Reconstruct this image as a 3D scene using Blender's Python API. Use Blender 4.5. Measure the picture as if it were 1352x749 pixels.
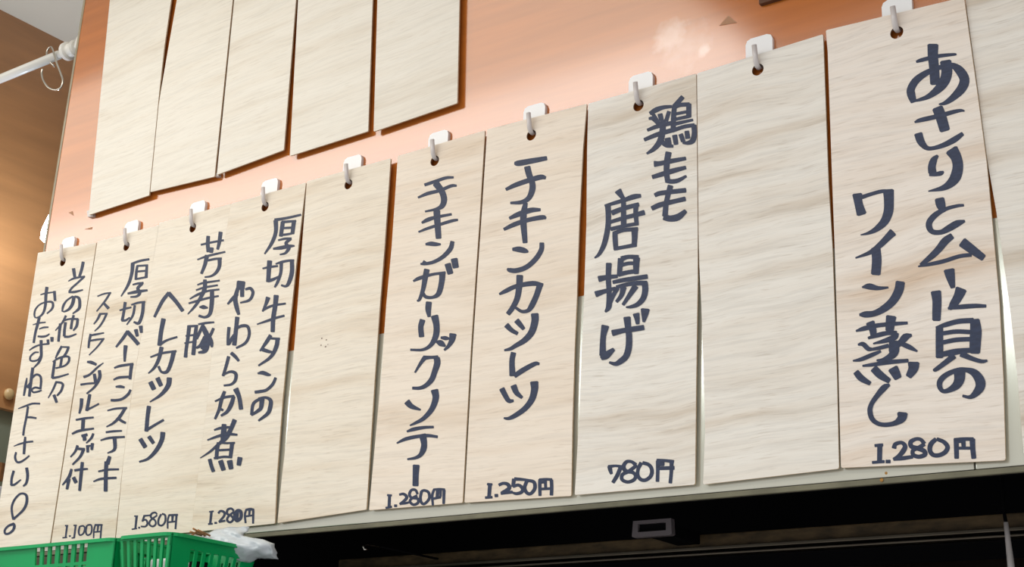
import bpy, bmesh, math, random
from mathutils import Vector, Matrix
from mathutils.geometry import tessellate_polygon

for o in list(bpy.data.objects):
    bpy.data.objects.remove(o, do_unlink=True)
SC = bpy.context.scene
COL = SC.collection
random.seed(4)

# ---------------------------------------------------------------- camera
FPX = 1862.567
CX, CY = 676.0, 374.5
AX = Vector((0.8062653628636526, -0.1624878058274816, -0.5688003846726137))   # world X in camera axes (right, down, forward)
AY = Vector((0.5900927598718781, 0.28846041509815096, 0.7540431842197053))    # world Y (into the wall)
AZ = Vector((0.041553572567622724, -0.9436038903474132, 0.32845851903717493)) # world Z
H = 0.36            # length of a menu board
DIST = 0.96218      # camera to board plane
CAM = Vector((0.0, -DIST, 1.5))
cam_data = bpy.data.cameras.new('camera')
cam = bpy.data.objects.new('camera', cam_data)
COL.objects.link(cam)
cam_data.sensor_fit = 'HORIZONTAL'
cam_data.sensor_width = 36.0
cam_data.lens = 36.0 * FPX / 1352.0
cam_data.clip_start = 0.01
cam_data.clip_end = 100
right = Vector((AX[0], AY[0], AZ[0])); down = Vector((AX[1], AY[1], AZ[1])); fwd = Vector((AX[2], AY[2], AZ[2]))
cam.matrix_world = Matrix(((right[0], -down[0], -fwd[0], CAM[0]),
                           (right[1], -down[1], -fwd[1], CAM[1]),
                           (right[2], -down[2], -fwd[2], CAM[2]),
                           (0, 0, 0, 1)))
SC.camera = cam

# ---------------------------------------------------------------- world, exposure, lamps
SC.view_settings.view_transform = 'Standard'
SC.view_settings.look = 'None'
SC.view_settings.gamma = 1.0
SC.view_settings.exposure = -0.11
SC.view_settings.use_curve_mapping = False
world = bpy.data.worlds.new('room_light')
SC.world = world
world.use_nodes = True
world.node_tree.nodes['Background'].inputs[0].default_value = (1.0, 0.985, 0.97, 1)
world.node_tree.nodes['Background'].inputs[1].default_value = 0.60

def area(name, loc, sx, sy, power, col, rot=(0, 0, 0)):
    d = bpy.data.lights.new(name, 'AREA'); d.shape = 'RECTANGLE'; d.size = sx; d.size_y = sy
    d.energy = power; d.color = col
    o = bpy.data.objects.new(name, d); COL.objects.link(o); o.location = loc; o.rotation_euler = rot
    return o
area('ceiling_lamp_near', (-1.87, -0.86, 2.56), 2.0, 0.36, 8.5, (1.0, 0.95, 0.92))
area('added_glare_fill', (-1.87, -0.56, 2.562), 2.0, 0.55, 7.5, (1.0, 0.94, 0.82))  # unseen broad dim light, added to widen the glare on the laminate
area('ceiling_lamp_right', (-0.28, -1.02, 2.56), 1.15, 0.30, 7.0, (1.0, 0.97, 0.95))
area('ceiling_lamp_far', (-1.9, -2.2, 2.56), 3.4, 0.42, 30.0, (0.88, 0.96, 1.0))

# ---------------------------------------------------------------- helpers
def ray(px, py):
    v = Vector((px - CX, py - CY, FPX))
    return Vector((AX.dot(v), AY.dot(v), AZ.dot(v)))
def at(px, py, Y=0.0):
    r = ray(px, py); t = (Y + DIST) / r[1]
    return CAM + r * t
def at_x(px, py, X):
    r = ray(px, py); t = X / r[0]
    return CAM + r * t

def tag(o, label=None, cat=None, group=None, kind=None):
    if label: o['label'] = label
    if cat: o['category'] = cat
    if group: o['group'] = group
    if kind: o['kind'] = kind
    return o
def empty(name, loc):
    o = bpy.data.objects.new(name, None); COL.objects.link(o); o.location = loc
    o.empty_display_size = 0.02
    return o
def link(name, bm, mats, parent=None, loc=None, smooth=False, recalc=True):
    if recalc: bmesh.ops.recalc_face_normals(bm, faces=bm.faces)
    me = bpy.data.meshes.new(name); bm.to_mesh(me); bm.free()
    for m in (mats if isinstance(mats, (list, tuple)) else [mats]): me.materials.append(m)
    if smooth:
        for p in me.polygons: p.use_smooth = True
    o = bpy.data.objects.new(name, me); COL.objects.link(o)
    if parent: o.parent = parent
    if loc is not None: o.location = loc
    return o
def box(bm, x0, x1, y0, y1, z0, z1, bev=0.0, mi=0):
    vs = [bm.verts.new((x, y, z)) for x in (x0, x1) for y in (y0, y1) for z in (z0, z1)]
    fs = [bm.faces.new([vs[i] for i in q]) for q in ((0, 1, 3, 2), (4, 6, 7, 5), (0, 4, 5, 1), (2, 3, 7, 6), (0, 2, 6, 4), (1, 5, 7, 3))]
    for f in fs: f.material_index = mi
    if bev > 0:
        es = list({e for f in fs for e in f.edges})
        bmesh.ops.bevel(bm, geom=es, offset=bev, segments=2, affect='EDGES', profile=0.6)
def tube(bm, pts, rad, n=10, flat=1.0, cap=True):
    pts = [Vector(p) for p in pts]
    rads = rad if isinstance(rad, (list, tuple)) else [rad] * len(pts)
    rings = []; prev = None
    for i, p in enumerate(pts):
        d = (pts[min(i + 1, len(pts) - 1)] - pts[max(i - 1, 0)]).normalized()
        if prev is None:
            a = Vector((1, 0, 0)) if abs(d.x) < 0.8 else Vector((0, 1, 0))
            u = (a - d * a.dot(d)).normalized()
        else:
            u = (prev - d * prev.dot(d)).normalized()
        prev = u; w = d.cross(u)
        rings.append([bm.verts.new(p + (u * math.cos(2 * math.pi * k / n) + w * math.sin(2 * math.pi * k / n) * flat) * rads[i]) for k in range(n)])
    for a, b in zip(rings, rings[1:]):
        for k in range(n): bm.faces.new((a[k], a[(k + 1) % n], b[(k + 1) % n], b[k]))
    if cap:
        bm.faces.new(rings[0][::-1]); bm.faces.new(rings[-1])
def prism(bm, outer, y0, y1, hole=None):
    """outline in XZ extruded along Y, optional hole"""
    polys = [[Vector((x, 0, z)) for x, z in outer]]
    if hole: polys.append([Vector((x, 0, z)) for x, z in hole])
    tris = tessellate_polygon([[Vector((v.x, v.z, 0)) for v in p] for p in polys])
    flat = [v for p in polys for v in p]
    F = [bm.verts.new((v.x, y0, v.z)) for v in flat]; B = [bm.verts.new((v.x, y1, v.z)) for v in flat]
    for t in tris:
        bm.faces.new([F[i] for i in t]); bm.faces.new([B[i] for i in reversed(t)])
    off = 0
    for p in polys:
        n = len(p)
        for i in range(n):
            a, b = off + i, off + (i + 1) % n
            f = bm.faces.new((F[a], F[b], B[b], B[a])); f.material_index = 1 if off == 0 else 2
        off += n

# ---------------------------------------------------------------- materials
def mat(name, col, rough=0.6, metal=0.0, spec=0.5, coat=0.0, trans=0.0, ior=1.45, emit=None, estr=0.0):
    m = bpy.data.materials.new(name); m.use_nodes = True
    b = m.node_tree.nodes['Principled BSDF']
    b.inputs['Base Color'].default_value = (*col, 1); b.inputs['Roughness'].default_value = rough
    b.inputs['Metallic'].default_value = metal; b.inputs['Specular IOR Level'].default_value = spec
    b.inputs['Coat Weight'].default_value = coat; b.inputs['Coat Roughness'].default_value = 0.12
    b.inputs['Transmission Weight'].default_value = trans; b.inputs['IOR'].default_value = ior
    if emit: b.inputs['Emission Color'].default_value = (*emit, 1); b.inputs['Emission Strength'].default_value = estr
    return m
def N(m, t, **kw):
    n = m.node_tree.nodes.new(t)
    for k, v in kw.items(): setattr(n, k, v)
    return n
def ramp(m, stops):
    r = N(m, 'ShaderNodeValToRGB'); e = r.color_ramp.elements
    e[0].position, e[0].color = stops[0][0], (*stops[0][1], 1)
    e[1].position, e[1].color = stops[-1][0], (*stops[-1][1], 1)
    for p, c in stops[1:-1]:
        x = e.new(p); x.color = (*c, 1)
    return r
def vary(m, amount, scale, stretch=(1, 1, 1), bump=0.0, rough=None):
    """subtle noise modulation of base colour, on object coordinates"""
    nt = m.node_tree; b = nt.nodes['Principled BSDF']; c = b.inputs['Base Color'].default_value[:3]
    tc = N(m, 'ShaderNodeTexCoord'); mp = N(m, 'ShaderNodeMapping'); mp.inputs['Scale'].default_value = stretch
    no = N(m, 'ShaderNodeTexNoise'); no.inputs['Scale'].default_value = scale; no.inputs['Detail'].default_value = 5
    r = ramp(m, [(0.3, tuple(x * (1 - amount) for x in c)), (0.7, tuple(min(1, x * (1 + amount)) for x in c))])
    nt.links.new(tc.outputs['Object'], mp.inputs[0]); nt.links.new(mp.outputs[0], no.inputs[0])
    nt.links.new(no.outputs[0], r.inputs[0]); nt.links.new(r.outputs[0], b.inputs['Base Color'])
    if bump:
        bp = N(m, 'ShaderNodeBump'); bp.inputs['Strength'].default_value = bump; bp.inputs['Distance'].default_value = 0.001
        nt.links.new(no.outputs[0], bp.inputs['Height']); nt.links.new(bp.outputs[0], b.inputs['Normal'])
    return m

def wood(name, light, mid, dark, slant=0.0, swirl=0.25, contrast=1.0):
    m = bpy.data.materials.new(name); m.use_nodes = True; nt = m.node_tree; L = nt.links.new
    b = nt.nodes['Principled BSDF']; b.inputs['Roughness'].default_value = 0.62; b.inputs['Specular IOR Level'].default_value = 0.35
    tc = N(m, 'ShaderNodeTexCoord'); oi = N(m, 'ShaderNodeObjectInfo')
    mul = N(m, 'ShaderNodeMath', operation='MULTIPLY'); mul.inputs[1].default_value = 37.0
    comb = N(m, 'ShaderNodeCombineXYZ')
    L(oi.outputs['Random'], mul.inputs[0])
    for i in range(3): L(mul.outputs[0], comb.inputs[i])
    rot = N(m, 'ShaderNodeMapping'); rot.inputs['Rotation'].default_value = (0, slant, 0)
    L(tc.outputs['Object'], rot.inputs[0])
    # gentle warp so that the bands wander
    wn = N(m, 'ShaderNodeTexNoise'); wn.inputs['Scale'].default_value = 9.0; wn.inputs['Detail'].default_value = 2
    addw = N(m, 'ShaderNodeVectorMath', operation='ADD'); L(rot.outputs[0], addw.inputs[0]); L(comb.outputs[0], addw.inputs[1])
    L(addw.outputs[0], wn.inputs['Vector'])
    sc = N(m, 'ShaderNodeVectorMath', operation='SCALE'); sc.inputs['Scale'].default_value = swirl * 0.1
    L(wn.outputs['Color'], sc.inputs[0])
    add = N(m, 'ShaderNodeVectorMath', operation='ADD'); L(addw.outputs[0], add.inputs[0]); L(sc.outputs[0], add.inputs[1])
    def streak(scale, detail, rough=0.6):
        mp = N(m, 'ShaderNodeMapping'); mp.inputs['Scale'].default_value = scale
        n = N(m, 'ShaderNodeTexNoise'); n.inputs['Scale'].default_value = 1.0; n.inputs['Detail'].default_value = detail; n.inputs['Roughness'].default_value = rough
        L(add.outputs[0], mp.inputs[0]); L(mp.outputs[0], n.inputs['Vector']); return n
    broad = streak((3.0, 3, 36), 4, 0.55)
    fine = streak((16, 10, 330), 4, 0.65)
    pores = streak((45, 20, 800), 2)
    r1 = ramp(m, [(0.30, dark), (0.43, mid), (0.56, light), (0.72, mid)])
    L(broad.outputs[0], r1.inputs[0])
    r2 = ramp(m, [(0.34, (1 - 0.17 * contrast,) * 3), (0.55, (1, 1, 1))]); L(fine.outputs[0], r2.inputs[0])
    r3 = ramp(m, [(0.30, (1 - 0.20 * contrast, 1 - 0.24 * contrast, 1 - 0.28 * contrast)), (0.42, (1, 1, 1))]); L(pores.outputs[0], r3.inputs[0])
    m1 = N(m, 'ShaderNodeMix', data_type='RGBA', blend_type='MULTIPLY'); m1.inputs[0].default_value = 1.0
    m2 = N(m, 'ShaderNodeMix', data_type='RGBA', blend_type='MULTIPLY'); m2.inputs[0].default_value = 1.0
    L(r1.outputs[0], m1.inputs[6]); L(r2.outputs[0], m1.inputs[7]); L(m1.outputs[2], m2.inputs[6]); L(r3.outputs[0], m2.inputs[7])
    L(m2.outputs[2], b.inputs['Base Color'])
    bp = N(m, 'ShaderNodeBump'); bp.inputs['Strength'].default_value = 0.12; bp.inputs['Distance'].default_value = 0.0005
    L(fine.outputs[0], bp.inputs['Height']); L(bp.outputs[0], b.inputs['Normal'])
    return m

W_CREAM = wood('paulownia_cream', (0.86, 0.79, 0.68), (0.82, 0.735, 0.615), (0.72, 0.61, 0.475), 0.0, 0.10, 0.6)
W_WARM = wood('paulownia_warm', (0.88, 0.785, 0.675), (0.84, 0.73, 0.61), (0.75, 0.62, 0.485), -0.02, 0.10, 0.5)
W_GREY = wood('paulownia_grey', (0.86, 0.825, 0.76), (0.81, 0.755, 0.675), (0.64, 0.55, 0.445), 0.03, 0.18, 0.65)
W_PINK = wood('paulownia_pink', (0.89, 0.82, 0.745), (0.84, 0.745, 0.65), (0.73, 0.58, 0.45), 0.03, 0.16, 0.65)
W_UP = wood('paulownia_pale', (0.85, 0.81, 0.73), (0.82, 0.77, 0.68), (0.74, 0.67, 0.57), 0.05, 0.10, 0.45)
W_EDGE = vary(mat('board_edge', (0.60, 0.46, 0.30), 0.8), 0.15, 300)
W_HOLE = mat('hole_wall', (0.22, 0.12, 0.06), 0.9)
INK = vary(mat('marker_ink', (0.026, 0.038, 0.082), 0.5, spec=0.4), 0.25, 160, (1, 1, 3))
PANEL = mat('orange_laminate', (0.50, 0.145, 0.020), 0.15, spec=0.5, ior=2.0)
vary(PANEL, 0.10, 6, (1, 1, 14))
PANEL_PATCHES = [((885, 48), 0.022, 0.75), ((928, 68), 0.008, 0.8), ((905, 60), 0.03, 0.35)]
EDGE_TRIM = vary(mat('edge_trim', (0.33, 0.29, 0.20), 0.5), 0.2, 30)
SIDE = vary(mat('brown_laminate', (0.45, 0.205, 0.075), 0.30, spec=0.6, ior=1.7), 0.12, 5, (1, 1, 9))
SIDE_LOW = vary(mat('grey_green_paint', (0.20, 0.21, 0.14), 0.6), 0.1, 8)
CEIL = vary(mat('ceiling_paint', (0.90, 0.88, 0.76), 0.8), 0.05, 3)
BAND = vary(mat('hood_steel', (0.66, 0.65, 0.56), 0.15, metal=0.5, spec=0.7, ior=1.7), 0.05, 4, (1, 1, 6))
LIP = vary(mat('hood_lip', (0.16, 0.15, 0.10), 0.5, metal=0.3), 0.2, 40)
BLACK = mat('flat_black', (0.004, 0.004, 0.005), 0.9, spec=0.1)  # even near-black for the hood cavity and small dark parts
STEEL_D = vary(mat('dark_steel', (0.17, 0.12, 0.10), 0.40, metal=0.9), 0.3, 9, (1, 1, 6))
STEEL_L = vary(mat('rail_steel', (0.15, 0.13, 0.10), 0.35, metal=0.9), 0.2, 20)
RUSTY = vary(mat('greasy_brown', (0.10, 0.065, 0.028), 0.6), 0.5, 60, (1, 1, 3))
WHITE_PL = mat('white_plastic', (0.86, 0.87, 0.88), 0.25, spec=0.6)
CLEAR_PL = mat('frosted_plastic', (0.62, 0.58, 0.57), 0.3, spec=0.5)
DIM_PL = mat('smoked_plastic', (0.16, 0.14, 0.15), 0.35, spec=0.6)
ROD = mat('white_enamel', (0.80, 0.79, 0.75), 0.25, spec=0.6)
CHROME = mat('chrome_wire', (0.62, 0.60, 0.55), 0.18, metal=1.0)
GREEN = vary(mat('green_plastic', (0.0, 0.35, 0.10), 0.35, spec=0.5), 0.12, 12)
BAG = mat('white_film', (0.66, 0.72, 0.77), 0.25, spec=0.6, trans=0.15)
PAPER = vary(mat('cream_paper', (0.80, 0.66, 0.36), 0.8), 0.2, 20)
STICK = vary(mat('brown_wood', (0.34, 0.16, 0.06), 0.7), 0.5, 60)
DARKWOOD = vary(mat('dark_brown_wood', (0.10, 0.035, 0.012), 0.6), 0.3, 20)
BULB = mat('lamp_glow', (1, 1, 1), 0.5, emit=(0.85, 0.92, 1.0), estr=40.0)
TAPE = mat('old_tape', (0.42, 0.22, 0.12), 0.6)
GLUE = mat('glue_residue', (0.86, 0.80, 0.76), 0.6)
RUST = mat('rust', (0.40, 0.20, 0.05), 0.9)

# soft pale patches mixed into the laminate colour
def pale_patches(m, marks):
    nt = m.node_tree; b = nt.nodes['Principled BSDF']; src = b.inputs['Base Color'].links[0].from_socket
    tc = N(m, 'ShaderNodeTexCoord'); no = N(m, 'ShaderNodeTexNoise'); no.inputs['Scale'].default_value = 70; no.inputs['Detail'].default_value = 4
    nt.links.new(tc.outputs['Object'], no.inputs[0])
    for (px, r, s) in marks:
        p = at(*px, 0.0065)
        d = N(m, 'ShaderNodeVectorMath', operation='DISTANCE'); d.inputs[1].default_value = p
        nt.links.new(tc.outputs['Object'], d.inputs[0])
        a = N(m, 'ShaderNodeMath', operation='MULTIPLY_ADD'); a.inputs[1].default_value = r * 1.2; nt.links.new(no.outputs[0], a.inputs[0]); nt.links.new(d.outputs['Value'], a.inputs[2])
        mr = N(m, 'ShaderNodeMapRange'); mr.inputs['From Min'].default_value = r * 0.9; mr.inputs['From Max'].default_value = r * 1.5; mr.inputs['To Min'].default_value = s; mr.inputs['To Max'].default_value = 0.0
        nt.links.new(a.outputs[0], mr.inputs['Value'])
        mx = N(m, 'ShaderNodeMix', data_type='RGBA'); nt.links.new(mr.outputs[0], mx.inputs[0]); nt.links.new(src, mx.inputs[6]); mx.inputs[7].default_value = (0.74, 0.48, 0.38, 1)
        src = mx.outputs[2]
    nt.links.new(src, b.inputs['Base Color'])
pale_patches(PANEL, PANEL_PATCHES)

# ---------------------------------------------------------------- setting
YW = 0.0065                                  # face of the orange wall
YH = 0.0042                                  # face of the steel, slightly proud
Z_JOIN = at(768, 390, YH).z                  # laminate meets steel
Z_LIP = at(920, 659, YH).z                   # lower edge of the steel
X_L = (at(113, 0, YW).x + at(60, 300, YW).x) / 2
Z_CEIL = 2.568
bm = bmesh.new(); box(bm, X_L + 0.004, 1.2, YW, YW + 0.02, Z_JOIN, Z_CEIL)
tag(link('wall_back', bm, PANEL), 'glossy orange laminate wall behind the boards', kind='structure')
bm = bmesh.new(); box(bm, X_L, X_L + 0.004, YW - 0.0005, YW + 0.021, Z_LIP, Z_CEIL)
tag(link('trim_1', bm, EDGE_TRIM), 'grey green edge strip of the orange wall', kind='structure')
X_S = -1.784
pl = at_x(4, 539, X_S)
bm = bmesh.new(); box(bm, X_S - 0.02, X_S, -0.06, 0.9, pl.z, Z_CEIL)
wl = tag(link('wall_left', bm, SIDE), 'brown laminate side wall', kind='structure')
bm = bmesh.new(); box(bm, X_S - 0.03, X_S - 0.012, -0.06, 0.9, 0.9, pl.z)
tag(link('wall_left', bm, SIDE_LOW), 'grey green lower part of the side wall', kind='structure')
bm = bmesh.new(); box(bm, X_S - 0.02, 1.4, 0.9, 0.92, 0.9, Z_CEIL)
tag(link('wall_far', bm, SIDE), 'brown wall behind the orange partition', kind='structure')
bm = bmesh.new(); box(bm, -3.6, 1.4, -3.4, 0.92, Z_CEIL, Z_CEIL + 0.02)
tag(link('ceiling', bm, CEIL), kind='structure')
# unseen dark block added right of the lamps to darken the laminate's reflection
bm = bmesh.new(); box(bm, -0.84, 1.2, -0.74, -0.02, Z_CEIL - 0.035, Z_CEIL, 0.01)
tag(link('unseen_dark_block', bm, DARKWOOD), kind='structure')

# ---------------------------------------------------------------- extractor hood under the laminate
hood = tag(empty('extractor_hood', ((X_L + 1.2) / 2, YW, Z_LIP)), 'beige steel extractor hood front running below the orange wall', 'hood')
def hp(name, bm, m, smooth=False):
    o = link(name, bm, m, smooth=smooth); o.parent = hood; o.location = -hood.location; return o
x_seam = at(1287, 616, YH).x
bm = bmesh.new(); box(bm, X_L + 0.005, x_seam - 0.0006, YH, YH + 0.012, Z_LIP + 0.004, Z_JOIN - 0.0005, 0.0006); hp('panel', bm, BAND)
bm = bmesh.new(); box(bm, x_seam + 0.0006, 1.2, YH, YH + 0.012, Z_LIP + 0.004, Z_JOIN - 0.0005, 0.0006); hp('panel', bm, BAND)
bm = bmesh.new(); box(bm, X_L + 0.005, 1.2, YH + 0.0005, YH + 0.004, Z_LIP - 0.0005, Z_LIP + 0.0036, 0.0005); hp('lip', bm, LIP)
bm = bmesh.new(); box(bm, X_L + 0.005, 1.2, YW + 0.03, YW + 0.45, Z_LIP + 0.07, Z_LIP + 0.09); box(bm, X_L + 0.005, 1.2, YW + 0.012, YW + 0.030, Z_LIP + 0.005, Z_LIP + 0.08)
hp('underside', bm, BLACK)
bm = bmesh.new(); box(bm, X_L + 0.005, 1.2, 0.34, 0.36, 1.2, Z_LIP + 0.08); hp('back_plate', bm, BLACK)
for px, py, r in ((1170, 625, .0011), (1164, 634, .0014)):
    p = at(px, py, YH); bm = bmesh.new(); bmesh.ops.create_uvsphere(bm, u_segments=8, v_segments=5, radius=r)
    for v in bm.verts: v.co.y *= 0.25; v.co += p
    hp('rust_spot', bm, RUST)

# steel rail deeper under the hood
YR = 0.15
zr = at(1040, 713, YR).z
xr0 = at(440, 745, YR).x
rail = tag(empty('steel_rail', ((xr0 + 1.2) / 2, YR, zr - 0.05)), 'dull steel rail with double lip in the dark below the hood', 'rail')
def rp(name, bm, m):
    o = link(name, bm, m); o.parent = rail; o.location = -rail.location; return o
bm = bmesh.new(); box(bm, xr0, 1.2, YR + 0.008, YR + 0.02, zr - 0.001, zr + 0.011, 0.001); rp('upper_flange', bm, RUSTY)
bm = bmesh.new(); box(bm, xr0, 1.2, YR, YR + 0.018, zr - 0.0042, zr - 0.0012, 0.0006); rp('lip', bm, STEEL_L)
bm = bmesh.new(); box(bm, xr0, 1.2, YR + 0.001, YR + 0.018, zr - 0.0085, zr - 0.0065, 0.0006); rp('lip', bm, STEEL_L)
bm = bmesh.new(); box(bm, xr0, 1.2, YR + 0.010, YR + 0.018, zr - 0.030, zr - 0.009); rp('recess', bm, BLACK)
bm = bmesh.new()
prof = [(YR + 0.009, zr - 0.024), (YR - 0.02, zr - 0.045), (YR - 0.10, zr - 0.085), (YR - 0.10, zr - 0.09), (YR + 0.018, zr - 0.09), (YR + 0.018, zr - 0.030)]
A = [bm.verts.new((xr0, y, z)) for y, z in prof]; B = [bm.verts.new((1.2, y, z)) for y, z in prof]
for i in range(len(prof)): bm.faces.new((A[i], A[(i + 1) % 6], B[(i + 1) % 6], B[i]))
bm.faces.new(A); bm.faces.new(B[::-1]); rp('face', bm, STEEL_D)

# small clear lamp cover in the dark
Yc = 0.10
a = at(838, 686, Yc); b = at(893, 708, Yc)
lc = tag(empty('lamp_cover', ((a.x + b.x) / 2, Yc, b.z)), 'small rectangular frosted cover with dark window under the hood', 'cover')
bm = bmesh.new(); w = (b.x - a.x) / 2 - 0.001; hgt = 0.0145
outer = [(-w, 0.001), (-w + .002, 0), (w - .002, 0), (w, 0.001), (w - .001, hgt), (-w + .001, hgt)]
inner = [(-w + .006, 0.0045), (-w + .006, hgt - .003), (w - .006, hgt - .003), (w - .006, 0.0045)]
prism(bm, outer, -0.006, 0.0, inner); link('frame', bm, [DIM_PL] * 3, lc)
bm = bmesh.new(); box(bm, -w + .005, w - .005, -0.003, 0.0, 0.004, hgt - .002); link('window', bm, BLACK, lc)
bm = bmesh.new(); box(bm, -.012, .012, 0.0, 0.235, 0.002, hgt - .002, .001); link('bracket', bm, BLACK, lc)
# hanging cable at the far right
p0 = at(1326, 678, 0.13); pts = [p0 + Vector((0, 0, 0.075)), p0]
for px, py in ((1328, 690), (1331, 715), (1335, 749), (1338, 775), (1340, 800)): pts.append(at(px, py, 0.12))
cb = tag(empty('hanging_cable', p0), 'grey cable hanging in the dark at the lower right', 'cable')
bm = bmesh.new(); tube(bm, [p - p0 for p in pts[2:]], [.0018, .0022, .0028, .0030, .0030], 8); link('sleeve', bm, CLEAR_PL, cb, smooth=True)
bm = bmesh.new(); tube(bm, [p - p0 for p in pts[:3]], .0014, 8); link('wire', bm, BLACK, cb, smooth=True)
# tiny metal clip
p = at(484, 722, 0.05)
cl = tag(empty('metal_clip', p), 'tiny shiny metal clip in the dark under the hood', 'clip')
bm = bmesh.new(); tube(bm, [(0, 0.02, 0.003), (0, 0, 0.002), (-.0015, -.004, 0), (0, -.003, -.003), (.0025, 0, -.0025)], .0010, 6); link('wire_end', bm, CHROME, cl, smooth=True)
bm = bmesh.new(); tube(bm, [(0, 0.29, 0.004), (0, 0.02, 0.003)], .0012, 6); link('stem', bm, BLACK, cl, smooth=True)

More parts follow.
